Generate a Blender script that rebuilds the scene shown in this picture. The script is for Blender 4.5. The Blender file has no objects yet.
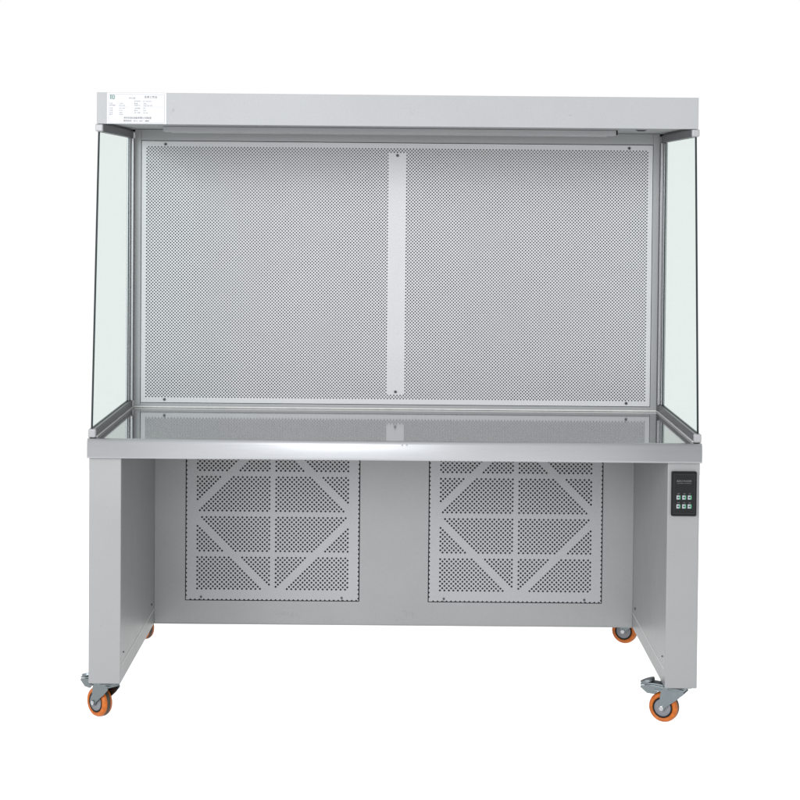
import bpy, bmesh, math, random
from mathutils import Matrix, Vector
random.seed(7)
S = bpy.context.scene
C = S.collection
R = math.radians

# ------------------------------------------------------------------ materials
def newmat(name):
    m = bpy.data.materials.new(name); m.use_nodes = True
    nt = m.node_tree
    return m, nt, nt.nodes['Principled BSDF']

def setp(b, col=None, metal=None, rough=None, **k):
    if col is not None: b.inputs['Base Color'].default_value = (*col, 1)
    if metal is not None: b.inputs['Metallic'].default_value = metal
    if rough is not None: b.inputs['Roughness'].default_value = rough
    for n, v in k.items(): b.inputs[n].default_value = v

def coords(nt, scale=(1, 1, 1)):
    tc = nt.nodes.new('ShaderNodeTexCoord'); mp = nt.nodes.new('ShaderNodeMapping')
    mp.inputs['Scale'].default_value = scale
    nt.links.new(tc.outputs['Object'], mp.inputs['Vector'])
    return mp.outputs['Vector']

def noise(nt, vec, scale, detail=4, rough=.55):
    n = nt.nodes.new('ShaderNodeTexNoise')
    n.inputs['Scale'].default_value = scale; n.inputs['Detail'].default_value = detail
    n.inputs['Roughness'].default_value = rough
    nt.links.new(vec, n.inputs['Vector'])
    return n.outputs['Fac']

def ramp(nt, fac, stops):
    r = nt.nodes.new('ShaderNodeValToRGB')
    el = r.color_ramp.elements
    while len(el) < len(stops): el.new(.5)
    for e, (p, c) in zip(el, stops):
        e.position = p; e.color = (*c, 1) if len(c) == 3 else c
    nt.links.new(fac, r.inputs['Fac'])
    return r.outputs['Color']

def mul(nt, a, b, f=1.0):
    m = nt.nodes.new('ShaderNodeMix'); m.data_type = 'RGBA'; m.blend_type = 'MULTIPLY'
    m.inputs['Factor'].default_value = f
    nt.links.new(a, m.inputs['A']); nt.links.new(b, m.inputs['B'])
    return m.outputs['Result']

def bump(nt, b, h, strength, dist=.001):
    n = nt.nodes.new('ShaderNodeBump')
    n.inputs['Strength'].default_value = strength; n.inputs['Distance'].default_value = dist
    nt.links.new(h, n.inputs['Height']); nt.links.new(n.outputs['Normal'], b.inputs['Normal'])

def scaled(c, k): return tuple(v*k for v in c)

def painted(name, col, metal, rough, amp=.05, spots=(), brush=False):
    """metallic grey sheet: faint cloudy tone, tiny grain, uneven gloss, optional scuff marks at known places"""
    m, nt, b = newmat(name)
    setp(b, col, metal, rough)
    v = coords(nt)
    big = noise(nt, v, 3.2, 3)
    c1 = ramp(nt, big, [(.25, scaled(col, 1-amp)), (.75, scaled(col, 1+amp))])
    g = noise(nt, coords(nt, (9, 9, 260) if brush else (1, 1, 1)), 260 if not brush else 9, 3, .7)
    c2 = ramp(nt, g, [(.3, (.93, .93, .93)), (.7, (1, 1, 1))])
    out = mul(nt, c1, c2)
    for (x, z, rx, rz, rot, strength, sc) in spots:
        mp = nt.nodes.new('ShaderNodeMapping'); mp.vector_type = 'TEXTURE'
        mp.inputs['Location'].default_value = (x, 0, z)
        mp.inputs['Rotation'].default_value = (0, rot, 0)
        mp.inputs['Scale'].default_value = (rx, 100, rz)
        tc = nt.nodes.new('ShaderNodeTexCoord'); nt.links.new(tc.outputs['Object'], mp.inputs['Vector'])
        ln = nt.nodes.new('ShaderNodeVectorMath'); ln.operation = 'LENGTH'
        nt.links.new(mp.outputs['Vector'], ln.inputs[0])
        fall = ramp(nt, ln.outputs['Value'], [(.55, (1, 1, 1)), (1, (0, 0, 0))])
        grain = ramp(nt, noise(nt, v, sc, 3, .7), [(.48, (0, 0, 0)), (.62, (1, 1, 1))])
        f = mul(nt, fall, grain)
        dk = ramp(nt, f, [(0, (1, 1, 1)), (1, (1-strength,)*3)])
        out = mul(nt, out, dk)
    nt.links.new(out, b.inputs['Base Color'])
    rg = ramp(nt, noise(nt, v, 14, 5), [(.3, (rough-.015,)*3), (.7, (rough+.02,)*3)])
    nt.links.new(rg, b.inputs['Roughness'])
    bump(nt, b, noise(nt, v, 900, 2), .06, .0004)
    return m

def simple(name, col, metal=0., rough=.5, amp=.06, sc=60, **k):
    m, nt, b = newmat(name)
    setp(b, col, metal, rough, **k)
    n = noise(nt, coords(nt), sc, 4)
    nt.links.new(ramp(nt, n, [(.3, scaled(col, 1-amp)), (.7, scaled(col, 1+amp))]), b.inputs['Base Color'])
    return m

M = {}
PAINT = (.222, .226, .228)
M['paint'] = painted('grey_powder_coat', PAINT, .25, .42,
                     spots=[(.045, .135, .030, .010, .2, .16, 200), (.015, .118, .02, .005, 0, .12, 200), (-.30, .13, .05, .01, .1, .10, 150)])
M['paint_leg'] = painted('grey_powder_coat_leg', PAINT, .25, .40,
                     spots=[(-.7155, .247, .0085, .0010, -.62, .7, 25), (-.705, .2515, .004, .0012, -1.2, .4, 60)])
M['hood'] = painted('light_grey_hood_coat', (.258, .264, .272), 0, .55, .035,
                     spots=[(-.562, 1.513, .006, .010, .3, .2, 200), (.035, 1.520, .008, .012, .4, .14, 150), (.43, 1.51, .006, .006, .4, .2, 150)])
M['sheet'] = painted('perforated_sheet', (.435, .44, .45), 0, .55, .02)
M['frame'] = painted('chamber_frame_coat', (.235, .241, .245), .1, .45, .02)
M['grille'] = painted('intake_sheet', (.265, .266, .276), .15, .48, .03)

# brushed stainless steel
def steel(name, col, rough, sx, strength, metal=1):
    m, nt, b = newmat(name)
    setp(b, col, metal, rough)
    v = coords(nt, sx)
    n = noise(nt, v, 30, 5, .65)
    nt.links.new(ramp(nt, n, [(.25, scaled(col, .93)), (.75, scaled(col, 1.05))]), b.inputs['Base Color'])
    nt.links.new(ramp(nt, n, [(.2, (rough*.8,)*3), (.8, (rough*1.25,)*3)]), b.inputs['Roughness'])
    bump(nt, b, n, strength, .0003)
    return m
M['steel_top'] = steel('polished_stainless_top', (.36, .364, .364), .075, (1.5, 20, 20), .004)
M['steel_edge'] = steel('brushed_stainless_edge', (.345, .352, .366), .42, (.4, 40, 40), .10, .55)
M['alu'] = steel('anodised_aluminium', (.25, .25, .258), .42, (30, 1, 30), .05)
M['zinc'] = steel('zinc_plated_steel', (.17, .195, .205), .34, (6, 6, 6), .2)
M['bolt'] = steel('bolt_steel', (.42, .43, .44), .2, (6, 6, 6), .1)
M['dark'] = simple('dark_cavity', (.012, .011, .013), 0, .8)
M['filter'] = simple('shade_dark_filter', (.085, .080, .088), 0, .9)  # dark tone is the shade behind the holes, put into the colour
M['hole'] = simple('screw_hole_black', (.012, .012, .012), 0, .6)
M['screw'] = simple('dull_screw', (.045, .045, .048), .6, .4)
M['sealant'] = simple('pale_sealant', (.48, .48, .475), 0, .45)
M['orange'] = simple('orange_polyurethane', (.33, .080, .006), 0, .42, .22, 90, **{'Specular IOR Level': .3})
M['tread'] = simple('worn_tread', (.052, .042, .032), 0, .6, .2, 120, **{'Specular IOR Level': .2})
M['rubber'] = simple('black_seal_ring', (.008, .008, .008), 0, .5, **{'Specular IOR Level': .12})
M['hub'] = simple('grey_nylon_hub', (.14, .143, .160), 0, .45)
M['clip'] = simple('milky_plastic_clip', (.24, .24, .25), 0, .3, .06, 200)
M['black'] = simple('black_plastic', (.0065, .0068, .0072), 0, .42, .1, **{'Specular IOR Level': .12})
M['film'] = simple('black_membrane', (.009, .010, .0105), 0, .5, .1, **{'Specular IOR Level': .12})
M['line'] = simple('grey_printed_line', (.03, .032, .032), 0, .5, **{'Specular IOR Level': .15})
M['ink'] = simple('grey_panel_ink', (.12, .12, .125), 0, .5)
M['green'] = simple('green_lamp_film', (.045, .21, .105), 0, .4)
M['silver'] = simple('silver_key_film', (.24, .27, .29), 0, .4)
M['label'] = simple('white_label_paper', (.40, .405, .42), 0, .5, .01)
M['label_ink'] = simple('label_grey_ink', (.10, .10, .105), 0, .6)
M['label_dark'] = simple('label_dark_ink', (.012, .012, .014), 0, .6)
M['label_green'] = simple('label_green_ink', (.01, .10, .07), 0, .6)
M['diffuser'] = simple('unlit_lamp_diffuser', (.26, .265, .26), 0, .35)

# clear glass (tinted through transmission, faint reflection)
g = bpy.data.materials.new('clear_greenish_glass'); g.use_nodes = True
nt = g.node_tree; nt.nodes.clear()
o = nt.nodes.new('ShaderNodeOutputMaterial'); t = nt.nodes.new('ShaderNodeBsdfTransparent')
gl = nt.nodes.new('ShaderNodeBsdfGlossy'); mx = nt.nodes.new('ShaderNodeMixShader')
t.inputs['Color'].default_value = (.899, .936, .924, 1)
gl.inputs['Roughness'].default_value = .02; gl.inputs['Color'].default_value = (.8, .86, .84, 1)
mx.inputs['Fac'].default_value = .02
nt.links.new(t.outputs[0], mx.inputs[1]); nt.links.new(gl.outputs[0], mx.inputs[2]); nt.links.new(mx.outputs[0], o.inputs['Surface'])
M['glass'] = g
M['glass_edge'] = simple('dark_glass_edge', (.016, .021, .023), 0, .5, **{'Specular IOR Level': .1})

# white floor with a glow added to wash out shadows under the bench
m, nt, b = newmat('glowing_white_floor')
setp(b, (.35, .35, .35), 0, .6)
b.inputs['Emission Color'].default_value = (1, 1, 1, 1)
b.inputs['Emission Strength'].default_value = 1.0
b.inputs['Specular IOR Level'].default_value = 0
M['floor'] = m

# ------------------------------------------------------------------ mesh helpers
class MB:
    def __init__(s): s.bm = bmesh.new(); s.mats = []
    def mi(s, m):
        if m not in s.mats: s.mats.append(m)
        return s.mats.index(m)
    def merge(s, bm2, m, mat=None):
        i = s.mi(m)
        if mat is not None: bm2.transform(mat)
        vm = {}
        for v in bm2.verts: vm[v] = s.bm.verts.new(v.co)
        for f in bm2.faces:
            try:
                nf = s.bm.faces.new([vm[v] for v in f.verts]); nf.material_index = i; nf.smooth = f.smooth
            except ValueError: pass
        bm2.free()
    def box(s, x0, x1, y0, y1, z0, z1, m, bev=.0012, seg=2, mat=None):
        bm2 = bmesh.new(); bmesh.ops.create_cube(bm2, size=1)
        for v in bm2.verts:
            v.co = Vector(((x0+x1)/2+v.co.x*(x1-x0), (y0+y1)/2+v.co.y*(y1-y0), (z0+z1)/2+v.co.z*(z1-z0)))
        if bev > 0:
            bev = min(bev, .45*min(x1-x0, y1-y0, z1-z0))
            bmesh.ops.bevel(bm2, geom=bm2.edges[:], offset=bev, segments=seg, affect='EDGES', profile=.5)
        s.merge(bm2, m, mat); return s
    def prism(s, pts, h0, h1, m, axis='x', bev=0, mat=None, smooth=False):
        """pts in the plane across the axis: x -> (y,z); y -> (x,z); z -> (x,y)"""
        f = {'x': lambda a, b, h: (h, a, b), 'y': lambda a, b, h: (a, h, b), 'z': lambda a, b, h: (a, b, h)}[axis]
        bm2 = bmesh.new()
        A = [bm2.verts.new(f(a, b_, h0)) for a, b_ in pts]; B = [bm2.verts.new(f(a, b_, h1)) for a, b_ in pts]
        n = len(pts)
        bm2.faces.new(A); bm2.faces.new(B[::-1])
        for i in range(n):
            q = bm2.faces.new((A[i], A[(i+1) % n], B[(i+1) % n], B[i])); q.smooth = smooth
        bmesh.ops.recalc_face_normals(bm2, faces=bm2.faces[:])
        if bev > 0: bmesh.ops.bevel(bm2, geom=bm2.edges[:], offset=bev, segments=2, affect='EDGES', profile=.5)
        s.merge(bm2, m, mat); return s
    def cyl(s, r, h0, h1, m, axis='y', seg=24, c=(0, 0), bev=0, mat=None):
        pts = [(c[0]+r*math.cos(2*math.pi*i/seg), c[1]+r*math.sin(2*math.pi*i/seg)) for i in range(seg)]
        return s.prism(pts, h0, h1, m, axis, bev, mat)
    def lathe(s, prof, m_of, axis='y', seg=48, mat=None):
        """prof: list of (radius, h); closed ring; m_of(i) gives the material of segment i"""
        bm = s.bm; rings = []
        for r, h in prof:
            ring = []
            for k in range(seg):
                a = 2*math.pi*k/seg
                co = Vector((r*math.cos(a), h, r*math.sin(a))) if axis == 'y' else Vector((r*math.cos(a), r*math.sin(a), h))
                if mat is not None: co = mat @ co
                ring.append(bm.verts.new(co))
            rings.append(ring)
        n = len(prof)
        for i in range(n):
            A, B = rings[i], rings[(i+1) % n]; mi = s.mi(m_of(i))
            for k in range(seg):
                q = bm.faces.new((A[k], A[(k+1) % seg], B[(k+1) % seg], B[k])); q.material_index = mi; q.smooth = True
        return s
    def build(s, name, parent=None, loc=(0, 0, 0)):
        bmesh.ops.recalc_face_normals(s.bm, faces=s.bm.faces[:])
        me = bpy.data.meshes.new(name); s.bm.to_mesh(me); s.bm.free()
        for m in s.mats: me.materials.append(M[m])
        ob = bpy.data.objects.new(name, me); C.objects.link(ob); ob.location = loc
        if parent: ob.parent = parent
        return ob

def perf(name, x0, x1, z0, z1, y, N, K, hx, hz, r, mask, mat, parent, thick=.0012, notch=0, frame=None):
    """sheet with a staggered grid of real round holes. grid of N x K half pitches from (x0,z0)"""
    V, F = [], []
    ang = [math.pi/4*k for k in range(8)]
    outer = [(1, 0), (.5, .5), (0, 1), (-.5, .5), (-1, 0), (-.5, -.5), (0, -1), (.5, -.5)]
    inner = [(math.cos(a), math.sin(a)) for a in ang]
    for i in range(N+1):
        for j in range(K+1):
            if (i+j) & 1: continue
            cx, cz = x0+i*hx, z0+j*hz
            edge = i in (0, N) or j in (0, K)
            b = len(V)
            if not edge and mask(cx, cz):
                for a, c in outer: V.append((cx+a*hx, y, cz+c*hz))
                for a, c in inner: V.append((cx+a*r, y, cz+c*r))
                for a, c in inner: V.append((cx+a*r, y+thick, cz+c*r))
                for k in range(8):
                    l = (k+1) % 8
                    F.append((b+k, b+l, b+8+l, b+8+k)); F.append((b+8+k, b+8+l, b+16+l, b+16+k))
            elif not edge or not notch or (i in (0, N) and j in (0, K)):
                P = [(1, 0), (0, 1), (-1, 0), (0, -1)]
                if i == 0 and j in (0, K): P = [(0, 0), (1, 0), (0, 1 if j == 0 else -1)]
                elif i == N and j in (0, K): P = [(0, 0), (-1, 0), (0, 1 if j == 0 else -1)]
                elif i == 0: P = [(1, 0), (0, 1), (0, -1)]
                elif i == N: P = [(-1, 0), (0, -1), (0, 1)]
                elif j == 0: P = [(1, 0), (0, 1), (-1, 0)]
                elif j == K: P = [(1, 0), (-1, 0), (0, -1)]
                for a, c in P: V.append((cx+a*hx, y, cz+c*hz))
                F.append(tuple(range(b, b+len(P))))
            else:
                q = notch
                if i == 0: s1, s2, n_ = (0, -1), (0, 1), (1, 0)
                elif i == N: s1, s2, n_ = (0, -1), (0, 1), (-1, 0)
                elif j == 0: s1, s2, n_ = (-1, 0), (1, 0), (0, 1)
                else: s1, s2, n_ = (-1, 0), (1, 0), (0, -1)
                for s_ in (s1, s2):
                    b = len(V)
                    for a, c, k in ((*s_, 1), (*n_, 1), (*n_, q), (*s_, q)): V.append((cx+a*hx*k, y, cz+c*hz*k))
                    F.append((b, b+1, b+2, b+3))
    X1, Z1 = x0+N*hx, z0+K*hz
    if frame:
        a0, a1, c0, c1 = frame
        for (p, q, u, w) in ((a0, a1, c0, z0), (a0, a1, Z1, c1), (a0, x0, z0, Z1), (X1, a1, z0, Z1)):
            b = len(V); V += [(p, y, u), (q, y, u), (q, y, w), (p, y, w)]; F.append((b, b+1, b+2, b+3))
    else: a0, a1, c0, c1 = x0, X1, z0, Z1
    for (p, q) in (((a0, c0), (a1, c0)), ((a1, c0), (a1, c1)), ((a1, c1), (a0, c1)), ((a0, c1), (a0, c0))):
        b = len(V); V += [(p[0], y, p[1]), (q[0], y, q[1]), (q[0], y+thick, q[1]), (p[0], y+thick, p[1])]
        if not notch: F.append((b, b+1, b+2, b+3))
    me = bpy.data.meshes.new(name); me.from_pydata(V, [], F); me.materials.append(M[mat])
    ob = bpy.data.objects.new(name, me); C.objects.link(ob); ob.parent = parent
    return ob

def text_mesh(items, name, parent, y):
    """items: (string, x, z, size, material, align) written on the plane y facing -Y; one mesh"""
    bm = bmesh.new(); mats = []
    for (s_, x, z, size, mname, al) in items:
        cu = bpy.data.curves.new('t', 'FONT'); cu.body = s_; cu.size = size; cu.align_x = al; cu.align_y = 'CENTER'
        cu.extrude = 0; cu.resolution_u = 3
        to = bpy.data.objects.new('t', cu); C.objects.link(to)
        dg = bpy.context.evaluated_depsgraph_get()
        me = bpy.data.meshes.new_from_object(to.evaluated_get(dg))
        if M[mname] not in mats: mats.append(M[mname])
        k = mats.index(M[mname])
        n0 = len(bm.faces); me.transform(Matrix.Translation((x, y, z)) @ Matrix.Rotation(math.pi/2, 4, 'X'))
        bm.from_mesh(me); bm.faces.ensure_lookup_table()
        for f in bm.faces[n0:]: f.material_index = k
        bpy.data.objects.remove(to); bpy.data.curves.remove(cu); bpy.data.meshes.remove(me)
    me = bpy.data.meshes.new(name); bm.to_mesh(me); bm.free()
    for m_ in mats: me.materials.append(m_)
    ob = bpy.data.objects.new(name, me); C.objects.link(ob); ob.parent = parent
    return ob

# ------------------------------------------------------------------ the bench
bench = bpy.data.objects.new('clean_bench', None); C.objects.link(bench)
bench['label'] = 'grey metal laminar flow clean bench with stainless worktop, glass sides and four orange castors'
bench['category'] = 'clean bench'

W, WI, LEG = .750, .7317, .671        # half widths: outer, working chamber, inside of the legs
ZB, ZS0, ZS1 = .100, .660, .7077      # leg bottom, worktop underside / top
ZC0, ZC1 = 1.481, 1.559               # hood
YB, YP, YC, YR = .614, .627, .0916, .95

# side legs: closed boxes running the whole depth
for sx in (-1, 1):
    b = MB()
    x0, x1 = sorted((sx*LEG, sx*W))
    b.box(x0, x1, 0, YR, ZB, ZS0, 'paint_leg', .0022, 3)
    leg = b.build('side_leg', bench)
    # thin bright trim along the folded seam of the inner face
    t0, t1 = sorted((sx*(LEG-.0006), sx*(LEG+.004)))
    MB().box(t0, t1, .022, YB-.004, ZB+.0418, ZB+.0442, 'sealant', 0).build('seam_trim', leg)
    for (yy, zz) in ((.045, .168), (.555, .168)):
        mm = Matrix.Translation((sx*(LEG-.0012), yy, zz))
        MB().cyl(.0034 if yy > .1 else .0020, -.0012, .0011, 'screw', 'x', 16, mat=mm).build('screw', leg)

# lower back panel, built round the two intake openings
G = [(-.582, -.0985), (.0985, .582)]
GZ0, GZ1 = .170, .654
gap = .0026
b = MB()
for (a, c) in ((-LEG+.0004, G[0][0]-gap), (G[0][1]+gap, G[1][0]-gap), (G[1][1]+gap, LEG-.0004)):
    b.box(a, c, YB, YB+.004, GZ0-gap, ZS0-.001, 'paint', 0)
b.box(-LEG+.0004, LEG-.0004, YB, YB+.004, ZB+.003, GZ0-gap, 'paint', 0)
b.box(-LEG+.0004, LEG-.0004, YB-.0008, YB+.03, ZB+.0008, ZB+.003, 'paint', 0)
b.build('back_panel', bench)

# plenum body behind: floor, back and a backing sheet with the inner shade in its colour
b = MB()
b.box(-LEG+.0005, LEG-.0005, YB+.031, YR-.002, ZB+.001, ZB+.006, 'paint', .0005)
b.box(-LEG+.0005, LEG-.0005, YR-.008, YR-.003, ZB+.006, ZS0, 'paint', 0)
b.box(-W, W, YP+.032, YR, ZS0+.001, ZC0-.001, 'paint', .002)
b.build('plenum_box', bench)
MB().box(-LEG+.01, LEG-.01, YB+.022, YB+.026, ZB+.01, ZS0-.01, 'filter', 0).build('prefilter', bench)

# intake panels
def gmask(cx):
    def f(x, z):
        u, v = x-cx, z-(GZ0+GZ1)/2
        au, av = abs(u), abs(v)
        if au > .2165 or av > .2165: return False
        if au < .009 or av < .009 or abs(av-.1135) < .0085: return False
        if abs(au+av-.229) < .0130: return False
        return True
    return f
for (a, c) in G:
    N = 77; hx = (c-a)/N; hz = (GZ1-GZ0)/N
    gp = perf('intake_panel', a, c, GZ0, GZ1, YB-.0012, N, N, hx, hz, .0030, gmask((a+c)/2), 'grille', bench, notch=.56)
    for u in (-.1995, .1945):
        sc = MB().cyl(.0030, YB-.0034, YB-.0013, 'screw', 'y', 14, ((a+c)/2+u, GZ0+.008))
        sc.box((a+c)/2+u-.0006, (a+c)/2+u+.0006, YB-.0016, YB-.0013, GZ0, GZ0+.004, 'screw', 0)
        sc.build('screw', gp)

# working chamber: frame round the big outlet panel
HP, ZP0, ZP1 = .7132, .722, 1.453
b = MB()
b.box(-WI, -HP-.0015, YP-.001, YP+.03, ZS1+.0005, ZC0+.0045, 'frame', .0008)
b.box(HP+.0015, WI, YP-.001, YP+.03, ZS1+.0005, ZC0+.0045, 'frame', .0008)
b.box(-HP-.0014, HP+.0014, YP-.001, YP+.03, ZP1+.0018, ZC0+.0045, 'frame', .0008)
b.box(-HP-.0014, HP+.0014, YP-.001, YP+.03, ZS1+.0005, ZP0-.0015, 'frame', .0008)
b.build('chamber_frame', bench)
MB().box(-.730, .730, YP+.0145, YP+.0165, ZS1+.012, ZC0-.012, 'filter', 0).build('outlet_filter', bench)  # coloured dark to give the shaded depth seen through the holes

hx = .00445
N = 316; K = 159
X0, Z0 = -N*hx/2, (ZP0+ZP1)/2-K*hx/2
SC = [(-.647, ZP1-.0085), (.647, ZP1-.0085), (-.647, ZP0+.0085), (.647, ZP0+.0085)]
def umask(x, z):
    if abs(x) < .0265 and Z0+.0155 < z < Z0+K*hx-.0155: return False
    for (sx_, sz_) in SC:
        if abs(z-sz_) < .006 and abs(x-sx_) < .022: return False
    return True
outlet = perf('outlet_panel', X0, -X0, Z0, Z0, YP, N, K, hx, hx, .00212, umask, 'sheet', bench, frame=(-HP, HP, ZP0, ZP1))
for (sx_, sz_) in SC+[(0, Z0+K*hx-.0225), (0, Z0+.0235)]:
    MB().cyl(.0040, YP-.0022, YP-.0002, 'screw', 'y', 16, (sx_, sz_)).cyl(.0017, YP-.0028, YP-.0023, 'hole', 'y', 10, (sx_, sz_)).build('screw', outlet)

# worktop: one folded stainless sheet with a rolled front edge
WT, YW = .7522, -.0166
prof = [(YP+.02, ZS1)]
rr = .0115
for k in range(0, 13):
    a = math.pi/2*k/12
    prof.append((YW+rr-rr*math.sin(a), ZS1-rr+rr*math.cos(a)))
for k in range(1, 9):                                    # slightly crowned front face
    q = k/8; prof.append((YW-.0012*math.sin(math.pi*q)*(1-.25*q), ZS1-rr-(ZS1-rr-ZS0-.003)*q))
prof += [(YW+.0012, ZS0+.0009), (YW+.003, ZS0), (YW+.0145, ZS0), (YW+.0145, ZS0+.003), (YW+.004, ZS0+.004), (YW+.004, ZS0+.02), (YP+.02, ZS0+.02)]
bm = bmesh.new(); n = len(prof)
A = [bm.verts.new((-WT, y, z)) for y, z in prof]; B = [bm.verts.new((WT, y, z)) for y, z in prof]
for i in range(n):
    f = bm.faces.new((A[i], A[(i+1) % n], B[(i+1) % n], B[i]))
    f.material_index = 0 if i < 3 else 1
    f.smooth = 1 <= i <= 20
bm.faces.new(A).material_index = 1; bm.faces.new(B[::-1]).material_index = 1
bmesh.ops.recalc_face_normals(bm, faces=bm.faces[:])
me = bpy.data.meshes.new('worktop'); bm.to_mesh(me); bm.free()
me.materials.append(M['steel_top']); me.materials.append(M['steel_edge'])
wt = bpy.data.objects.new('worktop', me); C.objects.link(wt); wt.parent = bench
for x in (.018, .029):
    bmr = MB(); bm2 = bmesh.new(); bmesh.ops.create_uvsphere(bm2, u_segments=12, v_segments=8, radius=.0024)
    for f in bm2.faces: f.smooth = True
    bmr.merge(bm2, 'bolt', Matrix.Translation((x, YW+.0012, ZS1-.0095))); bmr.build('rivet', wt)
# cover strip where the chamber meets the worktop
MB().box(-WI+.0002, WI-.0002, YP-.007, YP-.0012, ZS1+.0003, ZS1+.0045, 'sealant', .001).build('sealing_strip', wt)

# hood: front fascia, returned lip, sides, top, recessed underside
hood = MB()
hood.box(-W, W, YC, YC+.002, ZC0, ZC1, 'hood', .0007)
hood.box(-W, W, YC+.0022, YR, ZC1-.003, ZC1-.0006, 'hood', .0006)
for sx in (-1, 1):
    a, c = sorted((sx*W, sx*(W-.002)))
    hood.box(a, c, YC+.0022, YR, ZC0, ZC1-.0035, 'hood', .0005)
hood.box(-W+.0022, W-.0022, YC+.0022, YC+.022, ZC0, ZC0+.002, 'hood', .0003)
hood.box(-W+.0022, W-.0022, YR-.004, YR-.0005, ZC0, ZC1-.0035, 'hood', 0)
hood.box(-W+.0022, W-.0022, YC+.0022, YP+.1, ZC0+.005, ZC0+.008, 'hood', 0)
hood = hood.build('hood', bench)

# lamp batten under the hood
lf = MB().box(-.62, .578, .36, .405, ZC0-.010, ZC0+.0048, 'hood', .002).build('lamp_fitting', bench)
MB().cyl(.0055, -.600, .555, 'diffuser', 'x', 20, (.3825, ZC0-.0072)).build('lamp_tube', lf)
MB().box(.5785, .5825, .366, .400, ZC0-.008, ZC0+.004, 'rubber', .001).build('end_cap', lf)
MB().prism([(.625, ZC0+.0048), (.655, ZC0+.0048), (.648, ZC0+.0015), (.632, ZC0+.0015)], .33, .342, 'screw', 'y').build('cable_clip', hood)

# maker's label on the fascia
LX0, LX1, LZ0, LZ1 = -.7245, -.5765, ZC0+.0006, ZC1-.0006
lab = MB().box(LX0, LX1, YC-.0006, YC-.0001, LZ0, LZ1, 'label', 0).build('maker_label', hood)
U = 1/3560
def lx(px): return LX0+(px-158)*U
def lz(py): return LZ1-(py-22)*U*.995
it = []
it.append(('洁净工作台', lx(545), lz(60), .0066, 'label_dark', 'CENTER'))
it.append(('净化设备', lx(380), lz(70), .0042, 'label_ink', 'CENTER'))
for y_, l, v in ((118, '名 称', '工作台'), (135, '型号规格', 'SW-CJ-2D'), (160, '电 源', '220V 50Hz'), (180, '风 速', '0.3-0.6'), (200, '功 率', '0.8kW'), (216, '噪 声', '≤62dB')):
    it.append((l, lx(180), lz(y_), .0036, 'label_ink', 'LEFT')); it.append((v, lx(265), lz(y_), .0034, 'label_ink', 'LEFT'))
for y_, l, v in ((97, '执行标准', 'JG/T 292-2010'), (118, '重 量', '180kg'), (135, '外形尺寸', '1500×750×1600'), (160, '洁净等级', 'ISO 5'), (180, '编 号', '2108'), (200, '出厂日期', '2021.08')):
    it.append((l, lx(400), lz(y_), .0037, 'label_ink', 'LEFT')); it.append((v, lx(478), lz(y_), .0035, 'label_ink', 'LEFT'))
it.append(('净化科技设备有限公司制造', lx(305), lz(246), .0058, 'label_dark', 'LEFT'))
it.append(('服务热线：0512 - 6571 - 8800', lx(305), lz(272), .0050, 'label_dark', 'LEFT'))
text_mesh(it, 'label_text', lab, YC-.0009)
b = MB()
for (p, q, u, w) in ((172, 668, 35, 36.5), (172, 668, 288, 289.5), (172, 173.5, 38, 286), (666.5, 668, 38, 286), (262, 350, 143, 144), (475, 660, 146, 147)):
    b.box(lx(p), lx(q), YC-.0008, YC-.00065, lz(w), lz(u), 'label_ink', 0)
b.build('border_line', lab)
b = MB()
for (p, q, u, w) in ((186, 192, 42, 80), (196, 201, 42, 80), (186, 201, 42, 46), (207, 213, 42, 80), (222, 228, 48, 74), (209, 224, 42, 47), (209, 224, 75, 80)):
    b.box(lx(p), lx(q), YC-.0008, YC-.00065, lz(w), lz(u), 'label_green', 0)
b.build('emblem', lab)

# glass sides with their rails and clips
for sx in (-1, 1):
    def X(a, b_): return sorted((sx*a, sx*b_))
    xa, xb = X(.7425, .7475)
    bm = bmesh.new()
    q = [(.0085, ZS1+.0213), (.605, ZS1+.0213), (.605, ZC0-.0203), (.0975, ZC0-.0203)]
    A = [bm.verts.new((xa, y, z)) for y, z in q]; B = [bm.verts.new((xb, y, z)) for y, z in q]
    bm.faces.new(A); bm.faces.new(B[::-1])
    for i in range(4):
        f = bm.faces.new((A[i], A[(i+1) % 4], B[(i+1) % 4], B[i])); f.material_index = 1
    bmesh.ops.recalc_face_normals(bm, faces=bm.faces[:])
    me = bpy.data.meshes.new('side_glass'); bm.to_mesh(me); bm.free()
    me.materials.append(M['glass']); me.materials.append(M['glass_edge'])
    pane = bpy.data.objects.new('side_glass', me); C.objects.link(pane); pane.parent = bench
    # lower channel (two lips and a web), rear channel, top channel
    a, c = X(.7365, .7520)
    MB().box(a, c, .012, YP-.0015, ZS1+.0004, ZS1+.021, 'alu', .0012).build('lower_channel', pane)
    a, c = X(.7310, .7362)
    MB().box(a, c, .008, YP-.008, ZS1+.0003, ZS1+.0036, 'sealant', .0008).build('sealant_bead', pane)
    b = MB()
    for (p, q_, y_) in ((.7325, .7368, .603), (.7369, .7412, .610), (.7413, .7440, .599), (.7441, .7520, .606)):
        a, c = X(p, q_); b.box(a, c, y_, YP-.0015, ZS1+.0213, ZC0-.0205, 'alu', .0008)
    b.build('rear_channel', pane)
    a, c = X(.7365, .7498)
    MB().box(a, c, YC+.003, YP-.0015, ZC0-.020, ZC0-.0006, 'alu', .0008).build('top_channel', pane)
    a, c = X(.7335, .7525)
    cl = MB(); cl.box(a, c, -.004, .0115, ZS1+.0006, ZS1+.022, 'clip', .0035, 3); cl.build('corner_clip', pane)
    a, c = X(.7345, .7535)
    cl = MB(); cl.box(a, c, YC-.001, YC+.012, ZC0-.019, ZC0-.0007, 'clip', .003, 3); cl.build('top_clip', pane)

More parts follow.
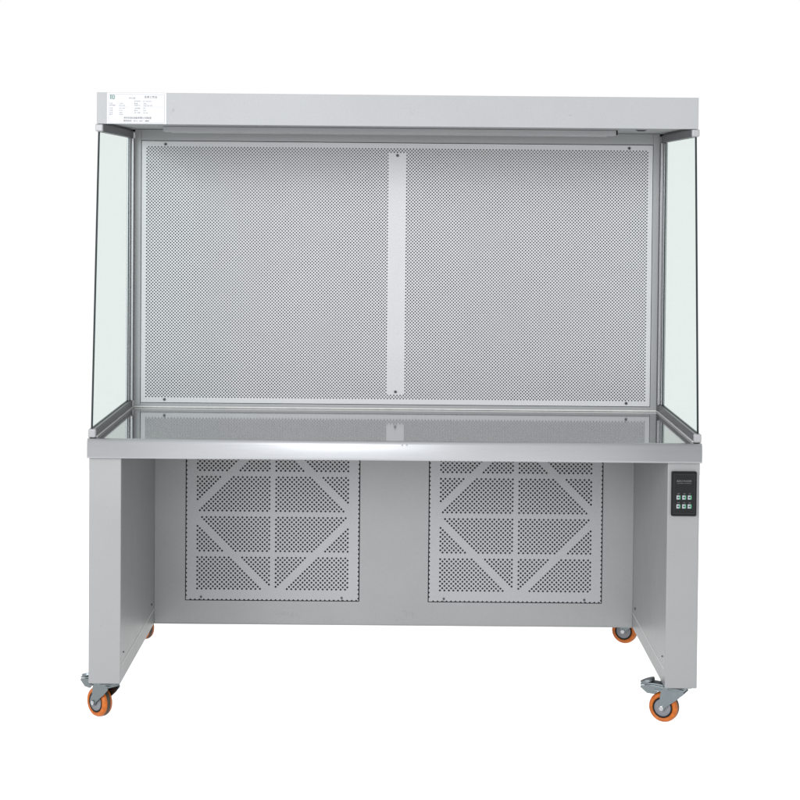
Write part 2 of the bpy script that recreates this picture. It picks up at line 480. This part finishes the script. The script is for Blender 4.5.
# control panel on the right leg
PX, PZ, PW, PH = .7105, .5835, .0310, .0550
cp = MB().box(PX-PW, PX+PW, -.011, -.0002, PZ-PH, PZ+PH, 'black', .0032, 3).build('control_panel', bench)
face = MB().box(PX-.0268, PX+.0268, -.0114, -.01105, PZ-.0500, PZ+.0500, 'film', 0).build('panel_film', cp)
b = MB()
for (p, q, u, w) in ((-.0254, .0254, .0476, .0482), (-.0254, .0254, -.0482, -.0476), (-.0254, -.0248, -.0475, .0475), (.0248, .0254, -.0475, .0475)):
    b.box(PX+p, PX+q, -.0117, -.01145, PZ+u, PZ+w, 'line', 0)
b.build('border_line', cp)
for r_ in (-.0083, -.0303):
    for c_ in (-.0140, 0, .0135):
        k = MB().box(PX+c_-.0047, PX+c_+.0018, -.0119, -.0115, PZ+r_-.0050, PZ+r_+.0050, 'silver', 0)
        k.box(PX+c_+.0019, PX+c_+.0047, -.0119, -.0115, PZ+r_-.0050, PZ+r_+.0050, 'green', 0)
        k.box(PX+c_-.0022, PX+c_+.0016, -.0122, -.0120, PZ+r_-.0016, PZ+r_+.0016, 'line', 0)
        k.build('button', cp)
it = [('超净工作台控制', PX-.0005, PZ+.0318, .0052, 'ink', 'CENTER'), ('CLEAN BENCH CONTROLLER', PX-.0005, PZ+.0265, .0026, 'ink', 'CENTER')]
for r_, ws in ((.0006, ('照明', '杀菌', '风机')), (-.0214, ('高速', '中速', '低速'))):
    for c_, w_ in zip((-.0140, 0, .0135), ws): it.append((w_, PX+c_, PZ+r_, .0030, 'ink', 'CENTER'))
text_mesh(it[:2], 'title_text', cp, -.0121)
for t_ in it[2:]: text_mesh([t_], 'key_text', cp, -.0121)

# castors
def make_castor(brake):
    wz, wx, r, hw = .0375, -.030, .0375, .0145
    b = MB()
    b.cyl(.021, .0918, .0951, 'orange', 'z', 28)                                       # dust ring
    b.cyl(.025, .0852, .0917, 'zinc', 'z', 28, bev=.001)                               # fork crown
    for s_ in (-1, 1):
        y0, y1 = sorted((s_*(hw+.0030), s_*(hw+.0056)))
        b.prism([(.024, .089), (-.026, .089), (-.033, .078), (wx-.0085, wz+.002), (wx-.006, wz-.0065), (wx, wz-.009), (wx+.006, wz-.0065), (wx+.010, wz+.003), (.010, .064), (.026, .080)], y0, y1, 'zinc', 'y', .0006)
    b.box(-.030, .024, -hw-.0050, hw+.0050, .0826, .0880, 'zinc', .001)
    cas = b.build('castor', bench)
    MB().box(-.034, .034, -.034, .034, .0952, .0998, 'zinc', .001).build('mounting_plate', cas)
    t_ = MB()
    pr = [(.0255, -hw+.001), (.031, -hw), (.0345, -hw+.0018), (.0366, -hw+.0058), (.0375, -.0052), (.0375, .0052), (.0366, hw-.0058), (.0345, hw-.0018), (.031, hw), (.0255, hw-.001)]
    mm = Matrix.Translation((wx, 0, wz))
    t_.lathe(pr, lambda i: 'tread' if i == 4 else 'orange', mat=mm)
    t_.build('tyre', cas)
    h_ = MB()
    h_.lathe([(.0254, -hw+.0006), (.0254, hw-.0006), (.0215, hw-.0012), (.0215, -hw+.0012)], lambda i: 'rubber', mat=mm)
    h_.lathe([(.0213, -hw+.0008), (.0213, hw-.0008), (.013, hw-.004), (.009, hw-.001), (.003, hw-.001), (.003, -hw+.001), (.009, -hw+.001), (.013, -hw+.004)], lambda i: 'hub', mat=mm)
    h_.build('hub', cas)
    a_ = MB()
    a_.cyl(.0035, -hw-.0085, hw+.0085, 'bolt', 'y', 16, (wx, wz))
    a_.cyl(.0065, -hw-.0098, -hw-.0058, 'bolt', 'y', 6, (wx, wz), bev=.0006)
    a_.cyl(.0065, hw+.0058, hw+.0098, 'bolt', 'y', 6, (wx, wz), bev=.0006)
    a_.build('axle_bolt', cas)
    if brake:
        p = MB()
        p.prism([(-.020, .0945), (-.060, .0965), (-.088, .0915), (-.088, .0880), (-.060, .0925), (-.020, .0905)], -.0155, .0155, 'zinc', 'y', .0008)
        side = [(-.022, .0900), (-.060, .0918), (-.086, .0872), (-.088, .0830), (-.070, .0700), (-.050, .0695), (-.040, .0790), (-.024, .0790)]
        p.prism(side, -.0165, -.0135, 'zinc', 'y', .0008)
        p.prism(side, .0135, .0165, 'zinc', 'y', .0008)
        p.prism([(-.030, .0898), (-.060, .0915), (-.080, .0875), (-.078, .0800), (-.040, .0830)], -.0134, .0134, 'zinc', 'y', .0005)
        tip = Matrix.Translation((-.074, 0, .0985)) @ Matrix.Rotation(R(-20), 4, 'Y')
        p.cyl(.0185, -.0045, .0030, 'zinc', 'z', 28, bev=.001, mat=tip)
        p.build('brake_pedal', cas)
        MB().box(-.052, -.030, -.0198, -.0171, .0785, .0815, 'zinc', .0008).build('spring', cas)
    return cas
def dup(root, loc, rz):
    c = root.copy(); C.objects.link(c); c.location = loc; c.rotation_euler.z = rz
    for ch in list(root.children):
        d = ch.copy(); C.objects.link(d); d.parent = c
    return c
braked = make_castor(True); plain = make_castor(False)
braked.location = (-.7110, .048, 0); braked.rotation_euler.z = R(-43)
dup(braked, (.7060, .048, 0), R(-27))
plain.location = (-.7110, .820, 0); plain.rotation_euler.z = R(-48)
dup(plain, (.7070, .830, 0), R(-25))
for cas in [o_ for o_ in bench.children if o_.name.startswith('castor')]:
    for ch in cas.children:
        if ch.name.startswith('mounting_plate'): ch.rotation_euler.z = -cas.rotation_euler.z      # the plate stays square to the leg

# ------------------------------------------------------------------ the surface it stands on
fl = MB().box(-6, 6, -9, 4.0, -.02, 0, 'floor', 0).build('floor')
fl['kind'] = 'structure'; fl['label'] = 'plain white floor with added glow'

# ------------------------------------------------------------------ camera (solved from the photograph)
cam = bpy.data.cameras.new('camera'); co = bpy.data.objects.new('camera', cam); C.objects.link(co)
f_, ppx, ppy = 1798.27, 402.73, 244.10
cam.sensor_width = 36; cam.lens = f_/800*36
cam.shift_x = (400-ppx)/800; cam.shift_y = (ppy-400)/800
w, t, r = R(.1857), R(1.7071), R(.5157)
Ry = Matrix(((math.cos(w), -math.sin(w), 0), (math.sin(w), math.cos(w), 0), (0, 0, 1)))
Rp = Matrix(((1, 0, 0), (0, math.cos(t), -math.sin(t)), (0, math.sin(t), math.cos(t))))
Rr = Matrix(((math.cos(r), 0, math.sin(r)), (0, 1, 0), (-math.sin(r), 0, math.cos(r))))
Mw = (Rr @ Rp @ Ry)                       # world -> (right, forward, up)
right, fwd, up = Mw[0], Mw[1], Mw[2]
rot = Matrix((right, up, -fwd)).transposed()
co.matrix_world = Matrix.Translation((.0006, -4.3981, 1.5276-.2063)) @ rot.to_4x4()
cam.clip_end = 200
S.camera = co

# ------------------------------------------------------------------ light: white studio surround, one large soft key from the left, an added front fill
wd = bpy.data.worlds.new('World'); S.world = wd; wd.use_nodes = True
bg = wd.node_tree.nodes['Background']; bg.inputs['Color'].default_value = (1, 1, 1, 1); bg.inputs['Strength'].default_value = 1.0
def area(name, loc, target, sx, sy, power, col):
    l = bpy.data.lights.new(name, 'AREA'); l.shape = 'RECTANGLE'; l.size = sx; l.size_y = sy; l.energy = power; l.color = col
    ob = bpy.data.objects.new(name, l); C.objects.link(ob); ob.location = loc
    ob.rotation_euler = (Vector(target)-Vector(loc)).to_track_quat('-Z', 'Y').to_euler()
area('key_softbox', (-3.4, -4.6, 2.4), (0, .2, .9), 2.0, 2.0, 190, (.97, .985, 1.0))
area('front_fill', (-1.1, -6.2, 2.2), (0, .2, .9), 5.0, 2.2, 265, (.97, .985, 1.0))  # fill light added in front to lift the lower back panel

S.view_settings.view_transform = 'Standard'; S.view_settings.look = 'None'
S.view_settings.exposure = 0; S.view_settings.gamma = 1
S.render.engine = 'CYCLES'
S.cycles.max_bounces = 10; S.cycles.transparent_max_bounces = 16
